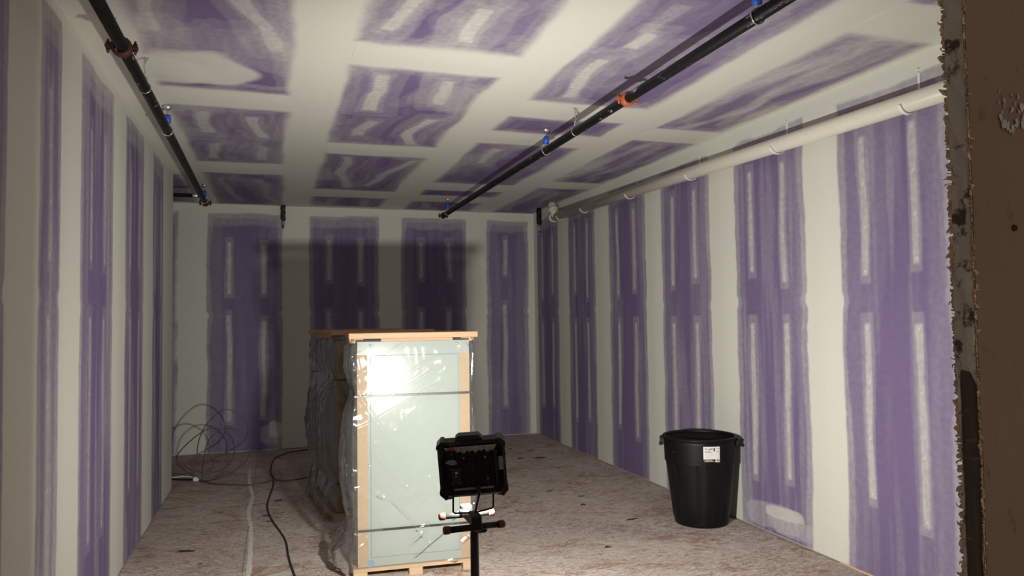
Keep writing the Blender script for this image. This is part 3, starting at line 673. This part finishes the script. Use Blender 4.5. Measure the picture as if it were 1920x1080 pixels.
def crate(label, loc, rz, wd, dp, full, seed, flare, detail):
    t = thing('wrapped_cabinet', label, 'crate', loc, rz, 'strapped cabinets in clear film')
    hp = .072; zt = 1.512
    pallet(t, wd, dp, hp)
    MB().box(.008, wd-.008, .012, dp-.008, hp+.002, zt, .004).obj('cabinet_body', 'panel', t)
    for (x0, y0, sx, sy) in ((0, 0, 1, 1), (wd, 0, -1, 1), (wd, dp, -1, -1), (0, dp, 1, -1)):
        L = .066; th = .007; mb = MB()
        xa, xb = sorted((x0, x0+sx*L)); ya, yb = sorted((y0, y0+sy*th)); mb.box(xa, xb, ya, yb, hp+.004, zt-.055 if full else zt-.01)
        xa, xb = sorted((x0, x0+sx*th)); ya, yb = sorted((y0+sy*th, y0+sy*L*1.3)); mb.box(xa, xb, ya, yb, hp+.004, zt-.055 if full else zt-.01)
        mb.obj('cardboard_corner', 'cardboard', t)
    if full:
        # front: frame, door with a thin dark gap all round, brackets, bolts, sticker
        MB().box(.066, wd-.066, .004, .0118, hp+.004, 1.541).obj('front_frame', 'panel', t)
        x0, x1, z0, z1 = .088, wd-.078, .135, 1.448
        for a in ((x0-.003, x0, z0, z1), (x1, x1+.003, z0, z1), (x0-.003, x1+.003, z0-.003, z0), (x0-.003, x1+.003, z1, z1+.003)):
            MB().box(a[0], a[1], .0025, .0042, a[2], a[3]).obj('door_gap', 'line', t)
        d = MB().box(x0, x1, .0015, .0042, z0, z1).obj('door', 'panel', t)
        MB().lathe([(.009, .0), (.009, -.004), (.006, -.006)], 14, 'y', (.078, .0035, .73)).obj('latch', 'boltm', t)
        MB().lathe([(.024, .0040), (.024, .0015)], 24, 'y', (.082, 0, .095)).obj('sticker', 'sticker', t)
        for xc in (.0, wd):
            s = 1 if xc == 0 else -1
            a, b = sorted((xc+s*.002, xc+s*.125)); br = MB()
            pts = [(xc+s*.002, zt+.030), (xc+s*.002, zt-.056), (xc+s*.066, zt-.056), (xc+s*.080, zt-.020), (xc+s*.135, zt-.010), (xc+s*.150, zt+.006), (xc+s*.135, zt+.030)]
            br.prism(pts if s > 0 else pts[::-1], -.003, .0035); o = br.obj('corner_bracket', 'panel', t)
            for bx, bz, r in ((.020, -.038, .007), (.088, .006, .010)):
                MB().lathe([(r, -.003), (r*.9, -.007), (r*.4, -.008)], 12, 'y', (xc+s*bx, 0, zt+bz)).obj('bolt', 'boltm', o)
    # timber lid
    zl = 1.562
    fbm_ = MB().box(-.055, wd+.055, -.035, .055, zl, zl+.038, .003).obj('lid_beam', 'wood2', t)
    if full: MB().box(.155, wd-.115, -.012, .030, zl-.020, zl-.0005, .002).obj('lid_batten', 'wood2', t)
    MB().box(-.05, wd+.05, dp-.06, dp+.03, zl, zl+.038, .003).obj('lid_beam', 'wood2', t)
    MB().box(-.02, wd+.02, dp/2-.05, dp/2+.05, zl, zl+.030, .003).obj('lid_beam', 'wood2', t)
    for k in range(3):
        xx = -.045+k*(wd+.09-.09)/2
        MB().box(xx, xx+.09, -.033 if k < 0 else .058, dp-.062, zl-.030, zl-.002, .002).obj('lid_board', 'wood2', t)
    for k, x in enumerate((.05, wd-.1)): MB().box(x, x+.05, .06, dp-.06, zt+.001, zl-.031).obj('lid_spacer', 'wood2', t)
    film_mesh(wd, dp, hp-.01, zt+.045, (1.185, .315), seed, flare, detail).obj('plastic_film', 'film', t)
    for z, sg in ((1.185, .03), (.315, .03)): strap_mesh(wd, dp, z, sg).obj('strap', 'strap', t)
    return t
crate('white panelled cabinet strapped in clear film on a pallet, lit by the work lamp', (.512, 5.0, 0), math.radians(-2.5), .752, .56, True, 3, .09, .0065)
crate('shaded strapped cabinet in clear film standing behind the lit one', (.50, 6.50, 0), math.radians(6.5), .80, 1.15, False, 21, .03, .014)

# ------------------------------------------------------------------ rubbish bin
bn = thing('rubbish_bin', 'open black plastic rubbish bin with a white label by the right wall', 'bin', (3.330, 5.44, 0), math.radians(-31))
def can_r(z, th):
    r = .212+.060*min(z/.52, 1)
    if z >= .505: r = .285+.006*(z-.505)/.2
    elif z > .035:                                    # upright channels in the lower body
        k = (th*8/(2*PI)) % 1
        r += .007*(1 if .10 < k < .90 else 0)*min(1, (z-.035)/.02)
    return r
mb = MB(); N = 96
zl = [0, .006, .03, .036, .055, .15, .28, .40, .48, .503, .506, .56, .62, .66, .70]
vs = [((can_r(z, 2*PI*k/N)-(.006 if z == 0 else 0))*math.cos(2*PI*k/N), (can_r(z, 2*PI*k/N)-(.006 if z == 0 else 0))*math.sin(2*PI*k/N), z) for z in zl for k in range(N)]
zi = [.70, .5, .02]
vs += [((can_r(z, .1)-.008)*math.cos(2*PI*k/N), (can_r(z, .1)-.008)*math.sin(2*PI*k/N), z) for z in zi for k in range(N)]
L = len(zl)+len(zi)
mb.add(vs, [(i*N+k, i*N+(k+1) % N, (i+1)*N+(k+1) % N, (i+1)*N+k) for i in range(L-1) for k in range(N)] + [tuple(reversed(range(N))), tuple(range((L-1)*N, L*N))], [not (8 <= i <= 10) for i in range(L-1) for k in range(N)]+[False, False])
mb.obj('body', 'can', bn)
mb = MB(); prof = [(.279, .692), (.293, .688), (.301, .690), (.303, .700), (.298, .708), (.284, .709), (.279, .704)]
mb.lathe(prof+[prof[0]], 72, 'z', cap=False).obj('rim', 'can', bn)
for s in (-1, 1):
    hb = MB()
    for k in range(2):
        y0 = (-.055, .043)[k]; hb.box(*sorted((s*.283, s*.318)), y0, y0+.012, .630, .688, .002)
    hb.box(*sorted((s*.300, s*.326)), -.062, .062, .625, .650, .006)
    hb.box(*sorted((s*.283, s*.322)), -.060, .060, .672, .690, .004)
    hb.obj('handle', 'can', bn)
# embossed round mark and label on the collar, facing the camera
def on_can(th, z, off=.0): 
    r = can_r(z, 0)+off
    return Matrix.Translation((r*math.cos(th), r*math.sin(th), z)) @ Matrix.Rotation(th+PI/2, 4, 'Z') @ Matrix.Rotation(PI/2, 4, 'X')
def can_patch(name, mat, th0, th1, z0, z1, off, parent):
    n_ = 8; vs = []
    for dr in (off, off-.0006):
        for k in range(n_+1):
            th = th0+(th1-th0)*k/n_
            for z in (z0, z1):
                r = can_r(z, 0)+dr; vs.append((r*math.cos(th), r*math.sin(th), z))
    m_ = 2*(n_+1)
    fs = [(2*k, 2*k+2, 2*k+3, 2*k+1) for k in range(n_)]+[(m_+2*k, m_+2*k+1, m_+2*k+3, m_+2*k+2) for k in range(n_)]
    fs += [(2*k, m_+2*k, m_+2*k+2, 2*k+2) for k in range(n_)]+[(2*k+1, 2*k+3, m_+2*k+3, m_+2*k+1) for k in range(n_)]
    return MB().add(vs, fs).obj(name, mat, parent)
TH = math.radians(-84)
lb = can_patch('label', 'lab', TH-.02, TH+.44, .535, .658, .0016, bn)
def lp(a, b, z0, z1, mat, nm='label_print'): can_patch(nm, mat, TH-.02+a*.46, TH-.02+b*.46, .535+z0*.123, .535+z1*.123, .0024, lb)
lp(.00, .71, .00, .20, 'ink'); lp(.06, .62, .055, .085, 'lab'); lp(.06, .50, .11, .14, 'lab'); lp(.79, .97, .05, .19, 'redi')
lp(.60, .68, .70, .92, 'ink'); lp(.50, .56, .78, .82, 'greyp'); lp(.50, .56, .88, .92, 'greyp'); lp(.78, .96, .86, .89, 'greyp'); lp(.78, .95, .66, .69, 'greyp')
for k in range(5): lp(.07, .62-.07*(k % 3), .28+k*.065, .29+k*.065, 'greyp')
lp(.07, .40, .70, .73, 'greyp'); lp(.07, .52, .62, .65, 'ink')
for txt, sz, a, z in (('32 gal', .024, .06, .80),):
    text_obj('label_text', txt, sz, 'ink', lb, on_can(TH-.02+a*.46+.02, .535+z*.123, .0030) @ Matrix.Translation((-.006, 0, 0)))
for k in range(3): MB().lathe([(.030-.008*k, 0), (.030-.008*k, .004), (.026-.008*k, .004), (.026-.008*k, 0)], 22, 'z', cap=False).obj('embossed_ring', 'can', bn).matrix_local = on_can(math.radians(-132), .60, .0005)

# ------------------------------------------------------------------ work lamp on its stand
LX, LY, LZ = .708, 2.75, 1.128
wl_ = thing('work_lamp', 'black floodlight on a tripod stand shining at the white cabinet', 'lamp', (LX, LY, 0))
HY = math.radians(-15); HT = math.radians(10); HR = math.radians(3.6)
head = bpy.data.objects.new('lamp_head', None); col.objects.link(head); head.parent = wl_
HM = Matrix.Translation((0, 0, LZ)) @ Matrix.Rotation(HY, 4, 'Z') @ Matrix.Rotation(HT, 4, 'X') @ Matrix.Rotation(-HR, 4, 'Y')
def octo(w_, h_, c): return [(-w_+c, -h_), (w_-c, -h_), (w_, -h_+c), (w_, h_-c), (w_-c, h_), (-w_+c, h_), (-w_, h_-c), (-w_, -h_+c)]
# rim as an octagonal ring: back edge, outer wall, front edge
mb = MB(); o1 = octo(.126, .107, .022); o2 = octo(.116, .097, .018)
o3 = octo(.108, .088, .016)
ring = [(o2, -.030), (o1, -.022), (o1, .030), (o2, .040), (o3, .040), (o3, .030)]
vs = [(x, y, z) for poly, y in ring for x, z in poly]
mb.add(vs, [(i*8+k, i*8+(k+1) % 8, (i+1)*8+(k+1) % 8, (i+1)*8+k) for i in range(5) for k in range(8)]); mb.obj('housing', 'blk_rough', head)
# sloped back funnel down to the finned plate
mb = MB(); o4 = octo(.098, .074, .010); vs = [(x, -.030, z) for x, z in o2]+[(x, -.010, z-.004) for x, z in o4]
mb.add(vs, [(k, 8+k, 8+(k+1) % 8, (k+1) % 8) for k in range(8)]+[tuple(range(15, 7, -1))]); mb.obj('back_shell', 'blk_rough', head)
vs = [(-.098, -.0285, .088), (.094, -.0285, .089), (.084, -.0125, .066), (-.086, -.0125, .064), (-.098, -.0255, .088), (.094, -.0255, .089), (.084, -.0095, .066), (-.086, -.0095, .064)]
nn = 24; mb = MB(); vv = []
for i in range(nn+1):
    t = i/nn
    for j in range(5):
        q = j/4; x = (-.100+.196*t)*(1-q)+(-.090+.178*t)*q; ztop = .090; zb = .062+.006*math.sin(i*2.1)+.004*math.sin(i*5.3)
        vv.append((x, -.0300+.017*q-.0015*random.random(), ztop*(1-q)+zb*q))
mb.add(vv, [(i*5+j, i*5+j+1, (i+1)*5+j+1, (i+1)*5+j) for i in range(nn) for j in range(4)], True); tag(mb.obj('dust_layer', 'dust', head), 'thick grey plaster dust on the top ledge')
for k in range(21):
    x = -.088+k*.0082
    MB().box(x, x+.0032, -.020, -.0085, -.066, .062, .0006).obj('cooling_fin', 'blk', head)
MB().box(.084, .096, -.024, -.009, -.070, .066, .002).obj('side_rail', 'blk', head)
for x in (-.020, -.010, .0, .010): MB().box(x-.003, x+.003, -.0218, -.019, -.012, .026).obj('vent_slot', 'ink', head)
# handle on top
mb = MB(); mb.prism([(-.058, .104), (.050, .104), (.030, .126), (-.044, .126), (-.056, .118)], -.014, .026); mb.obj('handle', 'blk', head)
# corner bumpers
for sx in (-1, 1):
    for sz in (-1, 1):
        mb = MB(); xx = sx*.118; zz = sz*.100
        mb.prism([(xx-.012, zz-.012*sz), (xx+sx*.0105+.0, zz-.020*sz), (xx+sx*.0105, zz-.006*sz), (xx-sx*.006, zz+.0115*sz), (xx-sx*.020, zz+.0115*sz)][::(1 if sx*sz > 0 else -1)], -.026, .036); mb.obj('corner_bumper', 'blk', head)
# switch, control box, labels
sw = MB().box(-.092, -.062, -.030, -.016, .062, .078, .003).obj('switch_block', 'blk_rough', head)
MB().box(-.084, -.064, -.036, -.029, .078, .087, .003).obj('switch', 'redsw', sw)
cbx = MB().box(-.082, -.044, -.0275, -.019, -.056, .006, .003).obj('control_box', 'blk', head)
for zz, ww in ((-.010, .012), (-.015, .010), (-.026, .006)): MB().box(-.066, -.066+ww, -.0282, -.0274, zz, zz+.0025).obj('switch_mark', 'lab', cbx)
for a in (-.079, -.047):
    for b in (-.053, .003): MB().lathe([(.0022, -.0290), (.0022, -.0272)], 8, 'y', (a, 0, b)).obj('screw', 'boltm', cbx)
MB().prism([(-.100, .028), (-.090, .038), (-.068, .040), (-.056, .028), (-.058, .020), (-.078, .018)], -.0235, -.0205).obj('rating_plate', 'metlab', head)
MB().box(.099, .1155, -.0305, -.0280, -.010, .042).obj('side_label', 'metlab', head)
for a, b in ((.055, -.044), (.050, .040), (-.030, .042)): MB().lathe([(.004, -.0225), (.004, -.0195)], 8, 'y', (a, 0, b)).obj('screw', 'boltm', head)
MB().box(-.075, .075, -.026, -.012, -.083, -.075, .003).obj('lower_bar', 'metlab', head)
MB().tube([(.015, -.026, -.060), (.016, -.032, -.078), (.018, -.034, -.100)], .008, 10).obj('cable_gland', 'blk', head)
ln = MB().prism(octo(.107, .087, .016), .022, .030).obj('led_lens', 'led', head)
ld = bpy.data.lights.new('lamp_light', 'AREA'); ld.shape = 'RECTANGLE'; ld.size = .10; ld.size_y = .05; ld.energy = LAMP_POWER; ld.color = (1.0, .985, .910)
lo = bpy.data.objects.new('lamp_light', ld); col.objects.link(lo); lo.parent = head; lo.location = (.004, .056, 0); 
lo.rotation_euler = (math.radians(80), 0, math.radians(-12))            # area lights shine along local -Z
for s in (-1, 1):
    MB().lathe([(.006, 0), (.009, .003), (.009, .022), (.006, .025)], 10, 'x', (s*.098-.012, -.004, -.112)).box(s*.108-.005, s*.108+.005, -.012, .004, -.122, -.104, .002).obj('hinge_knob', 'redp', head)
# wire bracket, clamp and the two cross tubes
by = .0
MB().tube([(-.078, -.010, LZ-.100), (-.079, -.012, LZ-.160), (-.073, -.012, LZ-.166), (.0, -.014, LZ-.170), (.070, -.012, LZ-.160), (.076, -.012, LZ-.152), (.077, -.010, LZ-.100)], .0036, 8).obj('wire_bracket', 'blk_rough', wl_)
MB().tube([(.016, -.034, LZ-.098), (.004, -.04, LZ-.135), (.000, -.034, LZ-.165), (.012, -.012, LZ-.20), (.02, .012, LZ-.35), (.030, .030, LZ-.70), (.05, .10, .30), (.10, .05, .02)], .0042, 8).obj('cable', 'cordb', wl_)
def cross(y, z, name, half, dz, yaw_):
    c = MB(); c.lathe([(.0115, -half), (.0115, half)], 16, 'x'); o = c.obj(name, 'blk_rough', wl_, (.004, y, z)); o.rotation_euler = (0, dz, yaw_)
    for s in (-1, 1):
        MB().lathe([(.0135, 0), (.0145, .003), (.0145, .020), (.011, .024)] if s > 0 else [(.011, -.024), (.0145, -.020), (.0145, -.003), (.0135, 0)], 14, 'x', (s*(half-.018), 0, 0)).obj('end_cap', 'redp', o)
    return o
cr_ = tag(cross(.160, LZ-.220, 'cross_tube', .108, 0.02, .05), 'cross tube lit by the lamp'); cr_.location.x = .016
cross(-.125, LZ-.192, 'cross_tube', .108, -.01, .02).location.x = -.028
MB().box(-.016, .020, -.128, .165, LZ-.216, LZ-.196, .005).obj('center_channel', 'blk_rough', wl_)
MB().box(-.040, -.002, -.140, -.104, LZ-.206, LZ-.150, .006).box(-.030, .006, -.102, -.04, LZ-.188, LZ-.155, .004).obj('clamp', 'blk_rough', wl_)
MB().lathe([(.004, -.02), (.010, -.016), (.010, .0), (.006, .004)], 12, 'y', (.0, -.03, LZ-.165)).obj('clamp_knob', 'redp', wl_)
MB().box(-.008, .036, .145, .180, LZ-.208, LZ-.180, .005).obj('rear_clamp', 'blk_rough', wl_)
MB().tube([(.004, 0, LZ-.20), (.004, 0, .42)], .0155, 16).obj('mast', 'blk', wl_)
MB().tube([(.004, 0, .50), (.004, 0, .12)], .019, 16).obj('lower_mast', 'blk', wl_)
MB().lathe([(.024, .48), (.026, .49), (.026, .52), (.022, .53)], 16, 'z', (.004, 0, 0)).obj('collar', 'blk', wl_)
for k in range(3):
    a = math.radians(95+120*k); cx, cy = math.cos(a), math.sin(a)
    lg = MB().tube([(.004+cx*.02, cy*.02, .52), (cx*.40, cy*.40, .012)], .010, 10).obj('leg', 'blk', wl_)
    MB().lathe([(.014, .0), (.015, .01), (.012, .028)], 10, 'z', (cx*.40, cy*.40, 0)).obj('rubber_foot', 'redp', lg)
    MB().tube([(.004+cx*.02, cy*.02, .16), (cx*.20, cy*.20, .275)], .005, 8).obj('brace', 'blk', wl_)

for ch in list(head.children):                        # the head's pieces are parts of the lamp itself
    ml = HM @ Matrix.LocRotScale(ch.location, ch.rotation_euler, None); ch.parent = wl_; ch.matrix_basis = ml
bpy.data.objects.remove(head)

# ------------------------------------------------------------------ cables and marks on the floor
def spline(pts, n=10):
    P = [Vector(p) for p in pts]; out = []
    for i in range(len(P)-1):
        a = P[max(i-1, 0)]; b = P[i]; c = P[i+1]; d = P[min(i+2, len(P)-1)]
        for k in range(n):
            t = k/n; out.append(.5*((2*b)+(c-a)*t+(2*a-5*b+4*c-d)*t*t+(3*b-a-3*c+d)*t**3))
    out.append(P[-1]); return out
cc = thing('coiled_cable', 'stiff grey cable sprung up in loose loops by the left corner', 'cable', (0, 0, 0))
pts = [(-.80, 8.72, .03), (-.90, 8.55, .14), (-.97, 8.45, .30), (-.80, 8.36, .50), (-.61, 8.34, .60), (-.46, 8.36, .52), (-.41, 8.42, .36), (-.46, 8.46, .20), (-.60, 8.48, .12),
       (-.73, 8.50, .18), (-.78, 8.52, .36), (-.70, 8.50, .60), (-.52, 8.48, .76), (-.36, 8.48, .70), (-.28, 8.50, .54), (-.34, 8.54, .40), (-.50, 8.56, .30), (-.66, 8.58, .22)]
pts2 = [(-.74, 8.60, .02), (-.72, 8.50, .22), (-.66, 8.42, .46), (-.50, 8.36, .58), (-.34, 8.33, .54), (-.24, 8.34, .40), (-.29, 8.38, .24), (-.42, 8.42, .12), (-.58, 8.46, .05), (-.74, 8.56, .012)]
MB().tube(spline(pts), .0055, 8).obj('loop', 'mc', cc)
MB().tube(spline(pts2), .005, 8).obj('loop', 'mc', cc)
MB().tube(spline([(-.80, 8.70, .012), (-.62, 8.44, .0075), (-.40, 8.29, .0095), (-.19, 8.21, .0105), (-.02, 8.30, .0225), (.10, 8.31, .010), (.20, 8.33, .0075), (.34, 8.41, .0075)]), .0068, 8).obj('tail', 'mc', cc)
MB().lathe([(.004, .0), (.008, .01), (.008, .022)], 8, 'x', (.335, 8.408, .0095)).obj('tail_end', 'cordb', cc)
MB().tube([(-.80, 8.735, .02), (-.785, 8.66, .02), (-.79, 8.60, .024)], .014, 10).box(-.83, -.79, 8.62, 8.67, .006, .05, .006).obj('connector', 'white_jk', cc)
MB().tube(spline([(-1.25, 8.86, .01), (-1.08, 8.84, .02), (-.95, 8.80, .035), (-.82, 8.72, .03)]), .009, 8).obj('sheath', 'white_jk', cc)
MB().tube(spline([(-1.4, 8.80, .01), (-1.15, 8.88, .015), (-1.0, 8.78, .012), (-.85, 8.70, .014)]), .010, 8).obj('sheath', 'cordb', cc)
tag(MB().tube(spline([(.60, 10.26, .007), (.46, 10.23, .007), (.16, 10.06, .007), (-.01, 9.66, .007), (-.05, 8.89, .007), (-.02, 8.50, .007), (-.02, 8.32, .007), (-.02, 8.1, .007), (-.04, 7.79, .007), (-.07, 7.24, .007), (-.03, 6.74, .007), (.07, 6.10, .007),
      (.09, 5.64, .007), (.12, 5.23, .007), (.2, 4.4, .007), (.45, 3.6, .007), (.70, 2.95, .007)], 12), .0068, 8).obj('power_cord', 'cordb'), 'black power cord snaking over the floor left of the crates', 'cord')
# trail of white compound on the floor
P = spline([(-.28, 9.2, 0), (-.26, 8.38, 0), (-.21, 7.73, 0), (-.225, 7.1, 0), (-.19, 6.55, 0), (-.175, 5.94, 0), (-.17, 5.32, 0), (-.165, 4.6, 0)], 14)
mb = MB(); vs = []
for i, p in enumerate(P):
    a = .011+.010*random.random(); b = .011+.010*random.random(); h = .0016
    vs += [(p.x-a, p.y, .0004), (p.x-a*.4, p.y, h), (p.x+b*.4, p.y, h), (p.x+b, p.y, .0004)]
mb.add(vs, [(i*4+k, i*4+k+1, (i+1)*4+k+1, (i+1)*4+k) for i in range(len(P)-1) for k in range(3)], True)
tag(mb.obj('compound_trail', 'chalk'), 'pale line of dried compound running along the floor at left', 'compound', kind='stuff')
# scraps
def scrap(x, y, s, a, el, label):
    n = 9; pts = []
    for k in range(n):
        t = 2*PI*k/n; r = s*(.6+.7*random.random()); px, py = r*math.cos(t)*el, r*math.sin(t)
        pts.append((px*math.cos(a)-py*math.sin(a), px*math.sin(a)+py*math.cos(a)))
    vs = [(px, py, .0006) for px, py in pts]+[(px*.8, py*.8, .004+.003*random.random()) for px, py in pts]
    o = MB().add(vs, [tuple(reversed(range(n))), tuple(range(n, 2*n))]+[(k, (k+1) % n, n+(k+1) % n, n+k) for k in range(n)]).obj('floor_scrap', 'scrap', None, (x, y, 0))
    return tag(o, label, 'scrap', 'dark scraps on the floor')
FAR = 'small dark scrap on the floor near the far right corner'; MID = 'small dark speck on the floor midway along the right wall'; CRD = 'small dark scrap beside the black power cord'
for (x, y, s, el, lab) in ((3.07, 8.59, .035, 2.2, FAR), (2.81, 8.62, .03, 1.6, FAR), (2.72, 9.0, .025, 1.8, FAR), (2.83, 9.55, .03, 2.6, FAR), (2.9, 9.3, .022, 1.5, FAR), (3.1, 9.1, .025, 2., FAR), (2.6, 9.4, .03, 2.5, FAR), (2.55, 8.5, .025, 1.8, FAR), (2.4, 9.1, .03, 1.7, FAR),
                      (2.83, 5.70, .020, 3.6, 'thin dark strip lying on the floor just left of the bin'), (2.32, 5.08, .016, 1.8, 'tiny dark scrap alone on the floor between lamp and bin'),
                      (2.55, 6.9, .018, 2.2, MID), (2.75, 6.6, .016, 2., MID), (2.65, 6.3, .016, 1.8, MID), (-.62, 6.05, .030, 2.2, 'largest dark scrap on the floor close to the left wall'),
                      (-.05, 6.7, .015, 2.2, CRD), (.02, 7.45, .03, 1.6, CRD), (-.08, 6.9, .02, 1.9, CRD), (-.5, 5.7, .012, 1.5, 'tiny dark speck nearest the camera on the left side floor')):
    scrap(x, y, s, random.random()*.6-.3, el, lab)
